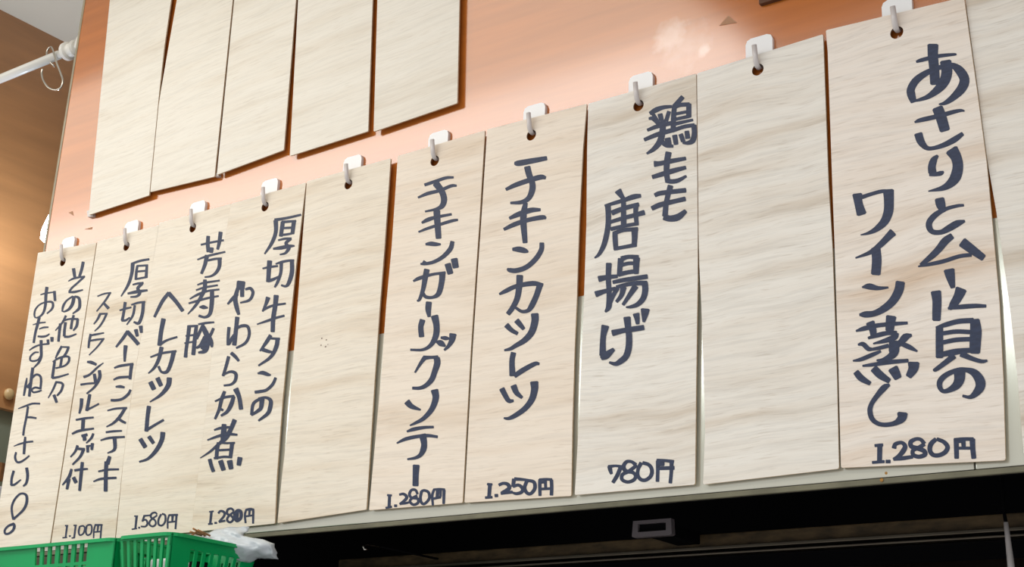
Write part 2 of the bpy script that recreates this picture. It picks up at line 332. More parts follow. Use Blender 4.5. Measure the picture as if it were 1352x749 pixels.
# ---------------------------------------------------------------- brush lettering, traced per board
STROKES = '''
#10 t
@1125 50
800 70 105;800 180 98;812 300 95;822 455 95
635 238 22;690 220 38;850 182 38;1000 165 28;1032 165 18
925 232 108;938 330 105;918 420 100;860 500 82;760 578 50;660 615 30;600 625 20
610 635 60;585 560 80;585 500 75;640 415 70;750 340 55;880 290 45;980 270 50;1060 320 85;1112 410 95;1085 500 90;1000 590 65;920 645 40;860 658 15
@1125 140
845 20 105;880 110 105;918 240 100
620 162 18;680 140 42;850 102 45;1000 60 40;1075 45 30;1112 50 15
655 275 80;680 350 75;730 410 50;790 420 38;900 390 48;1010 335 58;1095 275 40
848 490 25;810 535 65;790 600 75;795 660 80
765 680 30;830 676 40;880 665 45;905 650 20
985 435 125;1030 510 105;1047 600 102;1025 700 105;970 770 80;890 815 50;755 844 12
@1125 230
865 245 92;880 310 90;905 375 45
1105 308 25;1040 315 32;930 345 38;830 400 55;768 470 60;765 530 60;800 572 50;880 575 48;960 535 65;1040 490 65;1115 465 25
52 200 95;65 290 80;95 395 95
100 228 40;200 195 36;300 170 36;410 170 28
360 160 105;365 260 95;360 370 92;320 470 80;240 545 55;160 585 30;85 602 10
405 575 80;360 620 68;280 700 58;180 775 42;35 830 15
990 612 60;920 665 75;860 740 68;790 810 60;680 900 35
@1125 320
235 60 90;245 180 92;235 315 92
655 240 15;760 220 34;900 190 40;1060 140 38;1180 125 38
1090 0 95;1190 75 85;1300 155 66
960 275 105;975 350 85;998 450 45
830 490 100;840 580 88;838 680 85;835 770 80
1080 465 110;1050 540 90;1000 620 75;965 660 35
950 655 25;1080 640 45;1220 630 42;1325 632 30
100 445 15;170 438 60;260 455 40;358 448 18
478 395 88;462 480 88;405 580 80;320 655 70;220 705 58;130 715 60;75 718 25
@1125 410
388 62 100;380 120 90;372 200 80
180 120 85;205 190 70;215 255 60
40 205 18;120 180 45;250 150 42;400 135 40;548 125 28
160 275 25;260 245 45;350 225 42;440 225 45
440 225 50;420 265 60;330 300 45;210 330 15
415 310 95;415 400 100;390 450 70;310 490 40;245 495 20
60 340 20;110 335 45;160 380 45;200 385 30
160 392 25;260 375 35;360 350 40
285 405 25;200 440 40;90 485 38;10 500 15
590 245 25;530 265 70;480 320 60;430 350 60
500 335 45;570 365 48;645 405 18
105 550 20;200 538 35;380 512 42;555 498 35
40 610 60;90 670 65;180 725 40
215 575 75;280 640 75;370 700 50
405 575 100;430 620 90;455 670 75
610 520 110;605 580 95;560 655 60
865 165 70;865 300 72;866 465 72
830 172 20;920 145 45;1050 110 48;1200 100 50
1215 95 90;1225 200 110;1220 300 110;1215 418 100
900 228 40;1030 210 42;1170 215 42
900 318 42;1030 292 44;1170 285 42
840 445 40;1000 415 60;1100 400 50;1200 395 50
1010 450 60;920 520 50;830 585 40;803 590 20
1080 430 60;1180 475 45;1280 505 38;1338 498 22
@1125 480
372 212 25;320 240 60;250 320 50;195 400 45;178 470 50;200 550 48;260 597 42;340 608 42;430 590 50;490 545 85;500 495 100
1065 90 110;1062 160 100;1030 220 80;960 265 50;900 275 40;868 230 50;875 170 55;940 110 50;1050 65 42;1130 65 45;1210 95 75;1265 170 95;1265 240 90;1210 310 60;1160 335 35;1095 322 25
#10 p
@1125 540
225 365 30;270 360 30;305 358 30
275 365 50;272 520 48
200 532 28;320 522 30
335 522 35;378 522 35
415 390 45;430 350 40;490 335 35;525 370 45;505 420 50;460 470 40;410 500 30
410 500 30;500 490 40;600 475 35
715 345 40;680 305 35;630 300 35;580 330 45;590 375 45;660 395 45;715 420 45;720 455 45;660 475 40;605 455 40;605 410 40;660 385 40;715 350 40
830 300 40;780 350 48;770 410 45;800 455 42;860 460 42;920 430 45;945 380 45;910 330 40;840 300 35
1030 300 50;1035 490 45
1010 305 30;1100 300 35;1200 300 35
1190 300 55;1195 400 50;1205 490 48
1100 310 45;1105 390 40
1040 390 28;1180 390 30
1020 325 30;1100 325 25
#8 t
@770 120
660 225 35;720 190 50;790 165 40;875 155 30
650 275 25;690 275 40;740 320 40
680 220 30;700 245 36;745 325 45
760 230 50;775 290 45
850 205 40;820 300 40
635 390 30;740 350 42;880 318 42
605 485 35;740 430 45;880 390 45
790 290 55;785 400 60;760 500 60;700 575 45;630 622 22
770 490 50;820 540 40;890 548 30
985 60 45;950 100 45;905 145 40
905 140 45;895 250 50;890 400 50
900 165 40;960 140 40;1050 135 40
1045 130 50;1045 260 50
900 232 30;1040 205 30
900 285 32;1050 252 34
900 330 38;1085 288 26
880 395 40;1000 355 38;1100 340 38
1095 340 50;1100 420 50;1085 490 55;1040 515 40;985 515 22
835 470 60;850 545 55
905 440 50;920 530 45
965 430 45;990 500 45
1025 400 45;1035 470 50
@770 200
845 10 60;830 100 58;825 200 55;835 290 50
820 285 50;870 298 45;940 288 42;1020 245 25
705 125 60;760 120 45;880 95 45;1015 70 35
685 255 40;800 220 48;900 190 48;1015 160 35
865 340 55;840 430 50;820 530 50;810 640 55
800 650 60;860 665 60;940 650 65;1015 590 40
710 435 40;760 415 45;880 400 45;1015 385 45
680 565 45;760 530 50;880 500 45;1010 470 45
@770 250
345 15 70;385 75 45;410 110 40
215 165 25;300 140 35;400 110 40;500 75 50;570 65 35
245 160 55;250 260 52;245 380 52;210 540 50;160 640 35;115 680 15
285 235 50;400 190 45;550 150 40
270 325 35;400 285 40;500 260 42;605 230 50
275 395 40;400 365 35;545 340 35
400 100 45;400 230 50;402 370 55
525 150 50;520 230 45;530 345 42
315 430 50;318 510 50;325 600 45
300 440 40;400 405 38;540 395 40
510 395 65;510 480 55;505 560 50
310 590 35;420 570 35;525 550 40
@770 330
255 135 55;250 280 50;258 430 50;255 560 55;220 615 20
155 290 60;240 272 45;340 262 35
125 440 60;200 415 45;320 380 30
340 380 45;300 450 40;275 520 30
375 90 60;365 170 50;360 255 50
380 90 50;450 70 40;545 75 45
530 80 65;525 150 60;525 235 50
370 155 35;450 135 35;540 135 35
350 245 45;450 222 40;540 210 45
295 322 35;400 300 42;635 265 45
330 370 35;450 340 40;550 330 45;630 330 45
610 325 60;615 400 58;595 480 55;540 540 45;470 565 30;425 568 15
400 370 60;380 450 45;330 515 30
520 360 60;460 450 45;395 545 30
@770 400
220 230 75;200 330 55;195 430 58;195 520 65
180 550 40;230 520 70;305 460 35
290 300 60;400 275 48;500 260 52;600 245 50
435 145 70;445 240 60;455 330 60;452 440 62;425 530 60;370 580 55;320 605 40;260 590 22
525 110 65;535 160 50;540 210 35
615 65 85;610 120 65;600 190 25
#8 p
@770 570
262 345 45;268 380 40;280 420 28
250 350 35;320 340 25;385 350 32
375 345 40;340 430 40;295 505 35
520 330 40;480 300 30;430 300 35;400 345 40;420 390 40;490 405 35;520 440 35;500 480 35;440 500 32;385 475 35;390 425 35;450 395 35;530 335 35
575 310 40;545 370 35;540 430 35;570 475 35;620 480 35;670 440 38;680 380 38;650 330 35;590 310 35
740 290 40;738 400 35;735 495 35
730 290 40;810 288 30;895 300 35
875 300 40;872 400 35;862 510 35
730 365 35;900 360 38
740 318 50;800 318 45
#7 t
@610 195
520 155 30;560 155 55;700 130 52;838 105 42
645 190 62;665 270 60;695 350 58;695 420 60;660 500 50;590 540 40;480 548 25
435 415 30;530 370 45;660 325 48;780 292 50;828 300 30
630 548 42;612 640 60;608 740 62;625 941 48
470 700 30;560 660 50;680 620 50;775 615 30
415 810 30;520 760 45;660 715 42;800 690 45;828 705 20
@610 290
500 295 30;560 295 55;620 308 50;655 320 20
790 232 45;785 300 48;730 390 50;640 470 48;540 505 48;470 500 42;450 485 20
@610 360
572 30 65;565 150 60;545 260 55;500 350 50;455 410 45
370 215 22;440 180 42;540 135 42;700 108 48;800 125 35
775 110 60;740 220 55;690 330 55;650 378 38;590 385 32;535 350 28
440 520 55;490 570 45;550 605 35
540 475 55;575 515 50;612 560 35
720 410 75;722 480 70;690 590 65;620 670 55;530 725 42;480 755 35;420 770 20
@610 460
510 45 52;495 130 52;500 270 60
520 275 45;600 220 50;720 155 42;765 155 25
395 400 55;430 470 50;465 520 45;510 520 25
510 370 60;540 440 52;595 490 30
715 335 80;718 410 68;690 510 60;620 600 52;520 670 45;460 695 32;415 692 18
#7 p
@610 580
250 445 22;275 450 28;300 448 22
277 450 38;268 575 36
230 580 25;300 575 25
325 560 32;355 558 32
365 455 30;410 438 30;455 450 36;465 490 40;390 535 30
385 538 28;440 530 32;500 525 30
515 395 40;505 470 35
520 395 35;600 400 28;670 410 25
505 470 30;560 455 30;600 490 36;590 525 34;540 540 30;500 530 22
640 420 35;620 480 35;640 530 34;680 540 32;720 490 36;715 430 35;670 412 30;640 420 30
770 400 30;770 460 34;772 560 30
765 402 24;830 398 26;890 402 28
885 405 34;888 480 34;885 555 34
768 495 26;885 490 26
825 400 30;828 490 28
775 430 26;820 425 26
#6 t
@490 225
530 145 30;620 115 32;740 75 30;815 70 22
465 270 20;560 230 34;680 200 32;790 155 32;845 152 22
640 128 68;700 210 60;722 290 60;700 355 50;640 385 28;535 408 18
650 400 65;655 500 62;668 672 55
502 520 22;560 490 40;640 465 32;795 435 24
470 610 18;560 575 28;700 530 30;800 500 30;858 490 22
@490 310
540 95 22;590 90 42;640 95 38;688 96 20
805 68 40;785 140 46;710 220 40;620 270 34;540 288 30;490 290 20
515 265 28;545 285 30
552 345 55;535 430 52;515 540 42;480 640 30;455 655 18
418 460 20;480 430 36;600 395 28;735 375 26
705 375 62;700 460 55;670 580 50;610 620 30;540 615 34;510 570 30
758 290 62;785 385 58
822 240 66;838 325 60
572 668 58;566 740 56;575 812 32
@490 400
510 170 55;492 240 52;500 335 52
628 130 72;648 230 60;640 330 58;590 420 40;510 465 28;390 465 22
645 385 22;690 400 60;735 430 20
690 345 22;735 350 40;775 355 20
810 310 70;800 370 55;765 430 35;725 468 22
530 545 45;490 600 32;435 690 18
520 545 45;600 540 30;660 540 40
650 545 60;655 600 62;630 680 55;600 760 52;540 820 42;480 844 34;410 844 28
@490 490
355 305 62;400 350 50;490 385 18
628 190 72;640 270 62;600 380 52;520 470 40;440 515 28;385 540 14
355 600 18;420 578 36;520 560 30;618 555 24
255 715 14;340 675 34;450 650 34;560 640 32;658 652 26
510 630 72;525 720 58;518 775 58;490 830 42;440 860 30;360 874 18
@490 580
447 260 66;442 360 58;440 460 58
#6 p
@490 580
160 555 20;205 558 20
183 555 30;178 680 30
145 682 22;205 670 22
230 660 26;256 660 26
280 550 22;320 543 26;352 570 32;340 600 30;285 645 24
285 640 24;340 635 24;380 625 20
460 545 24;440 505 26;400 505 26;380 545 28;400 580 26;460 590 28;465 630 28;420 650 26;385 620 26;400 590 26;455 560 26
500 515 30;488 580 28;500 630 28;530 640 26;575 590 28;570 530 28;530 508 26;500 515 24
625 495 24;605 560 26;612 655 22
620 500 22;680 495 22;730 500 22
722 505 30;718 640 26
615 590 24;690 575 24
660 500 34;655 580 34
690 500 22;688 570 22
#4 t
@240 280
920 80 35;1040 60 28;1180 28 24
930 85 50;930 200 42;890 310 38;820 415 18
1000 100 45;980 240 42
990 100 30;1060 95 28;1130 90 25
1110 90 46;1095 215 42
1000 160 26;1100 155 26
965 230 24;1040 222 26;1110 208 22
955 280 20;1020 265 26;1085 262 22
1080 265 30;1030 310 36;1060 350 40;1045 385 34;1020 410 26;970 422 16
905 365 22;980 355 40;1060 340 38;1115 335 18
870 485 55;862 580 48;855 690 45
800 560 18;870 545 26;950 535 22
855 680 40;900 670 34;960 640 22
930 515 18;990 495 28;1060 482 26;1110 480 24
1090 485 44;1090 600 48;1060 700 42;1030 735 28;985 725 22
985 500 38;980 600 34;950 690 32;920 745 22
@240 365
855 210 50;835 270 36;800 348 20
935 190 55;925 290 50;905 420 48;900 548 46
810 330 28;900 290 26;1028 270 22
745 475 14;850 440 28;920 415 28;1015 390 24
588 55 92;580 125 88
598 110 46;598 200 44
555 120 40;530 220 48;545 310 48;565 378 32
550 175 40;500 225 36;455 275 20
630 130 24;680 120 34;705 165 34;670 235 30;580 262 18
468 505 36;460 600 34;460 680 36
550 405 48;540 500 44;520 680 48
540 560 34;500 610 36;470 670 30
550 510 28;600 490 34;655 500 34;668 580 32;630 660 30;540 710 22
@240 445
880 -15 40;840 50 40;775 140 20
870 15 24;970 20 26
950 15 46;935 100 46;880 200 36;760 285 20
800 125 42;860 145 36;895 150 24
752 362 18;800 355 42;850 372 38;880 378 18
930 405 30;900 470 34;840 525 32;780 540 34;725 548 32
795 610 55;785 700 45;750 735 36;690 775 24
790 605 30;710 660 34;692 770 34
760 610 22;830 600 28;880 630 42;875 700 46;850 760 40;760 830 22
490 160 38;530 195 38;565 238 28
465 195 36;440 290 34;410 385 30
400 382 18;480 345 28;535 365 38;530 430 34;490 470 26;418 482 20
425 540 34;395 620 40;370 720 34;330 812 26
330 638 18;420 600 28;520 585 26
515 590 38;490 670 46;450 740 36;390 780 24
535 515 60;570 600 46;588 715 46
385 715 30;410 725 24
@240 530
420 230 50;415 320 60;400 400 34
525 185 50;490 270 46;440 360 50;360 430 32;280 500 24;185 562 10
322 285 18;390 265 30;500 255 24
255 385 16;350 350 28;450 325 34;550 332 22
365 410 36;350 490 40;345 570 40
380 410 22;450 415 22;525 412 22
500 415 44;492 480 42;482 560 38
370 485 24;500 478 24
320 565 24;420 550 26;495 555 24
278 575 42;295 640 40;315 695 40
385 590 56;415 680 50
475 590 62;490 668 50
578 558 54;565 632 48
#4 p
@240 640
272 270 16;315 265 18
295 265 28;282 385 26
262 392 20;305 388 20
325 380 22;348 380 22
362 285 24;385 262 24;420 275 28;420 310 26;370 370 24
370 370 24;430 358 22
515 260 24;490 238 24;455 250 26;450 290 26;490 310 24;510 345 26;480 375 24;450 355 26;460 320 24;515 270 24
530 270 40;525 320 34;545 360 34;585 330 36;585 270 36;555 255 30;530 275 30
555 260 30;550 360 26
640 245 22;625 300 24;632 380 22
640 250 24;680 245 30;715 250 24
708 255 26;706 385 22
635 315 20;705 305 20
672 250 26;668 310 22
#3 t
@240 280
262 240 40;258 320 42;262 395 38
385 200 44;372 300 40;355 370 30
190 325 22;300 300 24;415 280 22
295 355 50;290 400 45
155 472 16;260 435 26;430 395 20
250 430 48;230 520 40;195 610 30
260 480 24;330 465 26;395 460 22
375 465 44;372 540 40;340 600 34;290 635 24;228 645 18
@240 365
155 85 16;220 65 24;375 42 20
142 138 18;220 112 24;355 88 20
80 225 14;160 180 28;260 145 24;372 130 20
70 268 20;150 245 26;260 215 24;365 195 20
230 35 40;225 130 46;170 240 34;120 310 28;60 375 12
300 140 44;298 260 48;280 370 40;230 405 28;170 390 28
175 305 14;215 305 44;258 312 16
75 490 44;60 620 38;45 720 36;38 800 40
70 495 26;160 490 24
145 495 38;130 620 44;115 775 44
40 590 18;130 580 24
28 662 18;130 645 20
165 475 20;240 462 26;320 455 20
215 470 30;175 560 34;150 620 24
210 500 50;250 590 60;250 680 60;230 740 46;165 755 22
230 600 40;190 680 40;145 710 24
250 640 50;200 720 34
315 515 30;285 580 34;255 610 36
265 590 50;290 650 50;300 700 26
@150 380
548 50 36;480 140 38;405 290 28
545 55 48;620 140 42;685 230 40
495 310 50;470 440 46;455 570 48
460 560 34;530 520 24;630 488 22
@100 420
850 290 46;825 400 40;780 490 32;720 548 14
740 388 18;850 350 26;995 328 24
972 330 48;945 440 44;905 530 38;850 535 26;820 480 30
740 635 52;775 705 52
810 595 52;845 670 46
@70 500
1152 -5 56;1140 70 52;1070 160 36;960 232 14
950 275 46;935 390 42;925 520 44
920 515 32;1000 465 28;1095 410 26
@70 570
865 75 48;915 155 48
950 50 44;995 115 40
1088 10 54;1075 90 48;1020 190 44;940 270 30;855 300 20
#3 p
@70 630
805 388 16;840 388 16
828 388 26;815 515 22
780 518 16;830 510 16
845 502 20;860 502 20
905 380 22;885 440 22
905 385 20;960 380 18
885 430 20;920 425 20;935 460 22;915 490 20;870 490 18
1030 370 18;1010 352 20;975 365 22;970 400 22;1010 430 20;1015 470 20;985 490 20;955 470 20;965 430 20;1030 380 18
1070 370 22;1045 420 22;1045 470 22;1080 480 20;1110 440 22;1110 380 22;1080 365 20
1150 375 20;1135 430 20;1135 510 18
1150 378 22;1235 375 22
1222 380 24;1212 515 20
1140 448 18;1215 440 18
1185 375 30;1180 445 20
#2 t
@150 300
175 365 24;260 335 26;352 318 24
190 365 42;180 460 36;145 570 32;75 685 14
235 385 26;225 450 30;220 520 28
230 385 22;340 378 22
330 378 28;322 500 34
230 440 22;325 432 22
220 515 22;325 495 22
190 570 18;240 558 24;295 552 24
285 560 28;240 605 36;260 650 36;230 685 26;168 692 18
140 658 22;230 640 36;335 625 22
@70 370
715 220 34;700 320 30;685 400 32
660 300 18;720 282 24;775 270 18
680 400 26;720 398 24;760 370 18
775 245 18;840 225 24;912 215 20
895 220 36;885 330 36;850 425 34;800 415 22
810 250 26;790 350 26;730 442 14
740 505 34;690 580 34;625 662 22
735 510 44;790 570 44;845 635 42
820 490 44;835 555 34
868 455 44;875 520 32
440 160 14;510 135 18;575 125 16
565 128 22;520 200 22;432 310 14
500 225 26;550 280 34
465 340 28;440 390 22;405 435 14
460 335 22;540 332 18
530 335 24;500 400 22;460 460 20;412 505 12
375 535 30;360 600 26;352 670 22
385 545 22;440 535 22;505 522 14
370 600 20;430 590 22;508 580 16
500 582 22;440 660 18;358 742 14
@100 420
495 275 44;488 350 36;485 430 24
382 495 18;440 475 28;570 455 26
555 460 38;545 530 34;538 605 32
375 612 18;430 590 28;545 582 26
115 435 22;155 440 36;205 462 28
275 445 10;215 490 22;140 560 24;80 585 28
50 660 24;120 650 22;190 645 22
185 555 34;200 640 38
235 520 34;238 590 36;190 680 26;110 749 18
@70 500
622 82 18;665 80 32;708 88 22
768 112 26;745 155 30;690 200 28;630 215 28;575 215 28
540 318 16;620 298 22;732 292 22
715 295 32;660 380 34;600 440 26;530 478 14
640 390 30;680 420 30;720 440 24
525 532 22;600 522 24;682 518 18
472 612 16;560 588 26;710 578 22
610 590 42;615 680 38;595 715 28;540 738 14
285 200 38;280 270 34;262 345 22
365 158 34;350 240 34;335 318 34
335 310 28;390 285 20;455 250 18
228 410 20;310 395 24;402 385 20
302 395 40;295 500 38
190 548 20;260 518 28;405 495 20
310 560 40;315 612 40
285 570 30;340 555 30
400 545 24;380 590 26;330 640 14
@70 570
562 248 38;540 320 46
530 300 44;525 400 42;522 590 42
450 395 18;540 378 24;652 374 20
402 495 14;480 468 26;628 458 24
245 140 30;220 200 24;175 252 16
240 170 28;315 175 28
305 175 34;270 250 28;195 328 18
345 140 34;345 205 28
392 118 34;385 180 30
330 145 20;385 140 20
185 372 26;160 450 34;95 530 14
160 470 36;140 570 28
215 385 26;280 375 26;345 370 18
292 305 34;278 440 36;265 585 30
205 455 40;230 505 40
#2 p
@70 630
120 482 16;150 482 14
140 482 22;125 600 18
95 602 16;140 598 14
160 585 18;175 585 18
205 480 16;235 478 14
225 480 20;210 600 20
185 605 14;215 600 16
265 490 20;255 540 20;265 575 18;300 560 18;315 510 18;300 485 18;265 490 16
335 480 20;325 540 20;340 575 18;375 560 18;385 510 18;375 475 18;340 478 18
420 470 16;405 530 18;402 605 14
415 475 20;490 475 20
480 480 20;470 610 18
410 545 16;475 540 16
448 475 24;440 545 16
#1 t
*20 340
862 165 56;880 285 50
1005 68 50;985 170 48;950 280 44
785 352 16;870 310 34;1030 280 26
1020 285 36;930 370 34;840 450 34;800 505 36
790 515 30;880 510 40;1000 480 24
870 575 56;850 680 56;800 760 44;730 800 28;692 790 20
850 575 30;760 640 30;710 720 40;695 800 24
880 575 30;940 600 46;955 680 50;940 760 46;850 832 22
470 440 52;455 560 50;448 700 46;420 810 38;370 870 30;310 895 24
375 552 18;450 530 28;560 515 22
580 500 48;590 640 42
300 895 24;285 850 30;300 770 30;360 700 26;440 665 26;530 655 34;560 690 40;545 760 36;470 830 22
*20 400
358 215 46;330 330 46;300 440 40;275 590 40
262 325 14;350 300 26;450 288 22
355 388 18;420 365 30;492 360 24
335 495 30;400 500 36;460 490 32;508 460 22
385 555 50;385 680 48;385 790 46;350 880 38;275 960 22
210 702 18;280 655 30;370 620 26;500 605 30
485 545 44;490 610 44
545 510 56;545 570 48
750 190 36;700 290 34;595 410 16
670 310 48;655 420 44;640 570 42
745 290 46;730 400 44;725 490 44
725 500 38;800 500 36;905 460 24
700 270 28;800 240 30;930 240 34
925 240 44;910 340 44;860 410 26
865 185 40;840 280 40;825 385 44
*20 460
350 60 22;290 65 28;230 120 30;225 175 30;270 190 30;340 170 28;380 110 30
690 -30 34;640 60 40;595 150 20
670 -20 24;800 -15 30
790 -15 40;760 60 40;720 120 36
555 200 18;640 150 34;740 120 36;800 130 34
800 130 38;790 200 38;730 260 30;600 295 28
585 190 40;570 300 44;550 440 44
690 140 40;670 270 40
550 440 38;640 425 34;790 380 24
610 495 34;560 610 32;490 735 16
600 500 34;680 510 36;710 540 40
710 540 40;680 630 38;620 700 30
575 690 50;615 800 44
262 290 48;240 450 48;210 710 44
175 440 22;155 560 40;130 700 30
240 450 34;310 390 34;370 410 38;385 480 38;375 600 36
375 595 34;300 580 32;250 610 28;270 650 30;340 640 30;392 620 24
240 500 34;180 580 50
*0 520
270 222 14;370 185 28;480 148 30;590 148 28
415 190 36;395 330 36;360 500 34;345 615 36
395 350 30;460 350 34;538 362 28
*0 580
205 105 12;300 70 26;400 45 30;490 35 28
375 -30 34;365 80 44;355 220 40
240 195 30;225 270 36;250 335 36;300 340 34;370 300 30;435 245 24
205 470 40;175 580 38;170 680 40
165 680 34;220 670 34;310 600 22
395 425 48;410 540 46;390 650 40;345 695 26
*0 640
200 515 40;180 420 34;178 320 34;220 220 34;290 145 32;350 135 34;395 170 44;395 270 44;350 370 40;260 460 34;200 510 40
210 580 44;130 610 34;75 670 34;80 725 34;130 725 34;190 680 38;215 620 44;205 580 40
'''
def parse():
    out = {}; key = None; org = None
    for ln in STROKES.strip().splitlines():
        if ln[0] == '#':
            a, b = ln[1:].split(); key = (int(a), b); out[key] = []
        elif ln[0] in '@*':
            x, y = ln[1:].split(); org = (float(x), float(y), 7.49 if ln[0] == '@' else 11.175)
        else:
            pts = []
            for t in ln.split(';'):
                x, y, w = (float(v) for v in t.split())
                pts.append((org[0] + x / org[2], org[1] + y / org[2], w / org[2]))
            out[key].append(pts)
    return out
def smooth_pts(P):
    if len(P) < 3: return P
    out = []
    for i in range(len(P) - 1):
        p0 = P[max(i - 1, 0)]; p1 = P[i]; p2 = P[i + 1]; p3 = P[min(i + 2, len(P) - 1)]
        for k in range(4):
            t = k / 4.0
            q = []
            for c in range(3):
                m1 = (p2[c] - p0[c]) * 0.5; m2 = (p3[c] - p1[c]) * 0.5
                if i == 0: m1 = p2[c] - p1[c]
                if i == len(P) - 2: m2 = p2[c] - p1[c]
                q.append((2 * t**3 - 3 * t**2 + 1) * p1[c] + (t**3 - 2 * t**2 + t) * m1 + (-2 * t**3 + 3 * t**2) * p2[c] + (t**3 - t**2) * m2)
            out.append(tuple(q))
    out.append(P[-1]); return out
def ink_mesh(strokes, origin, inv, WK=1.05):
    bm = bmesh.new()
    for si, st in enumerate(strokes):
        P = smooth_pts(st); n = len(P); dirs = []
        for i in range(n):
            a = P[max(i - 1, 0)]; b = P[min(i + 1, n - 1)]
            dx, dy = b[0] - a[0], b[1] - a[1]; l = math.hypot(dx, dy) or 1; dirs.append((dx / l, dy / l))
        rows = []
        x, y, w = P[0]; dx, dy = dirs[0]; e = w * 0.10; hw = w * 0.5 * WK
        rows.append((x - dx * e, y - dy * e, dx, dy, hw * 0.72))
        for (x, y, w), (dx, dy) in zip(P, dirs): rows.append((x, y, dx, dy, max(w, 0.8) * 0.5 * WK))
        x, y, w = P[-1]; dx, dy = dirs[-1]; e = w * 0.12; hw = w * 0.5 * WK
        rows.append((x + dx * e, y + dy * e, dx, dy, hw * 0.7))
        prev = None
        yy = -0.00015 - si * 4e-6
        for x, y, dx, dy, hw in rows:
            L = at(x - dy * hw, y + dx * hw, 0) - origin; R = at(x + dy * hw, y - dx * hw, 0) - origin
            L = inv @ L; R = inv @ R
            yy -= 1e-7; L.y = yy; R.y = yy
            cur = (bm.verts.new(L), bm.verts.new(R))
            if prev: bm.faces.new((prev[0], prev[1], cur[1], cur[0]))
            prev = cur
    # all faces look out of the wall
    for f in bm.faces:
        f.normal_update()
        if f.normal.y > 0: f.normal_flip()
    return bm

# ---------------------------------------------------------------- menu boards
T = 0.0017
def outline(quad, c=0.0012):
    """quad TL,TR,BR,BL (x,z); slightly clipped corners"""
    out = []
    for i in range(4):
        p = Vector(quad[i]); a = Vector(quad[i - 1]); b = Vector(quad[(i + 1) % 4])
        out.append(tuple(p + (a - p).normalized() * c)); out.append(tuple(p + ((a - p).normalized() + (b - p).normalized()) * c * 0.3)); out.append(tuple(p + (b - p).normalized() * c))
    return out
def plank_mesh(left_px, right_px, hole_px, hr=0.0054, y=0.0, edges=None, shrink=0.0003):
    """left and right edges as lists of pixels from top to bottom, brought onto the plane of the boards"""
    if edges is None: edges = ([at(*p, y) for p in left_px], [at(*p, y) for p in right_px])
    l = [Vector((p.x + shrink, p.z)) for p in edges[0]]; r = [Vector((p.x - shrink, p.z)) for p in edges[1]]
    if hole_px: org = at(*hole_px, y)
    else:
        c = (l[0] + r[0]) / 2; org = Vector((c.x, y, c.y - 0.022))
    loop = [Vector((p.x - org.x, p.y - org.z)) for p in l[::-1] + r]       # bottom left, up, over, down
    nl = len(l); corners = {0, nl - 1, nl, len(loop) - 1}; out = []; n = len(loop); c = 0.0012
    for i, p in enumerate(loop):
        if i in corners:
            a = (loop[i - 1] - p).normalized(); b = (loop[(i + 1) % n] - p).normalized()
            out += [tuple(p + a * c), tuple(p + (a + b) * c * 0.3), tuple(p + b * c)]
        else: out.append(tuple(p))
    bm = bmesh.new()
    prism(bm, out, 0.0, T, [(hr * math.cos(a * math.pi / 12), hr * math.sin(a * math.pi / 12)) for a in range(24)])
    return bm, org
INKS = parse()
EYE = Matrix.Identity(3)
BOARDS = {
 1: ([(50, 334), (-10, 724)], [(127.5, 320), (66, 717.5)], (83, 346), W_CREAM, 'wooden menu board lettered in two columns without price, leftmost of the lower row'),
 2: ([(128.4, 319), (67.4, 717.5)], [(210, 297), (187, 440), (175, 512), (163, 607), (152, 711)], (167, 325.5), W_CREAM, 'wooden menu board priced 1.100 yen, for bacon steak with scrambled egg'),
 3: ([(210, 294.5), (187, 440), (175, 512), (163, 607), (153, 711)], [(305, 269), (289, 365), (272, 545), (252, 703)], (254.5, 301), W_CREAM, 'wooden menu board priced 1.580 yen, for pork fillet cutlet'),
 4: ([(305, 269), (289, 365), (272, 545), (252, 703)], [(404, 241), (391, 350), (381, 445), (373, 530), (365.5, 630), (363, 691.5)], (350, 273), W_CREAM, 'wooden menu board priced 1.280 yen above the plastic bag, for beef tongue stew'),
 5: ([(405, 239.5), (389.5, 445), (382.5, 530), (378, 580), (372, 630), (366, 691)], [(516, 209), (508, 325), (502, 400), (495, 500), (484, 673)], (460, 243.5), W_CREAM, 'blank narrow wooden board with a few dark specks, between two lettered boards'),
 6: ([(525, 206), (517, 325), (510, 400), (502.7, 500), (487, 674)], [(640.5, 172), (633, 295), (628.5, 360), (622, 460), (616.5, 560), (611, 664)], (574, 212.5), W_WARM, 'wooden menu board priced 1.280 yen, one long column for garlic chicken'),
 7: ([(643, 171), (635, 295), (630.5, 360), (624, 460), (618.5, 560), (613, 664)], [(775, 137), (770, 195), (765, 295), (762, 390), (759, 460), (756, 560), (754.5, 655)], (701.5, 178.5), W_WARM, 'wooden menu board priced 1.250 yen, for chicken cutlet'),
 8: ([(776.5, 137), (775, 195), (774, 295), (771, 390), (768, 460), (764, 560), (758.5, 654)], [(919.5, 97), (921.5, 300), (921.5, 370), (921, 400), (919.5, 500), (918, 640)], (843, 139.5), W_GREY, 'wooden menu board priced 780 yen, for fried chicken thigh'),
 9: ([(920, 97), (922, 300), (923, 350), (925.5, 400), (929, 500), (930.5, 570), (928, 640)], [(1087, 45), (1094, 240), (1099.5, 330), (1105.5, 500), (1108, 619)], (1000.5, 92), W_GREY, 'blank wide wooden board with swirling grain, left of the clam and mussel board'),
 10: ([(1090, 40), (1092.5, 68), (1098.5, 240), (1101.5, 320), (1106.5, 480), (1110, 618)], [(1273, -4), (1280.5, 50), (1291, 125), (1303, 215), (1311, 300), (1320, 400), (1325, 500), (1328, 608)], (1184, 43), W_PINK, 'wide wooden menu board priced 1.280 yen, for clams and mussels in wine'),
}
hooks = []
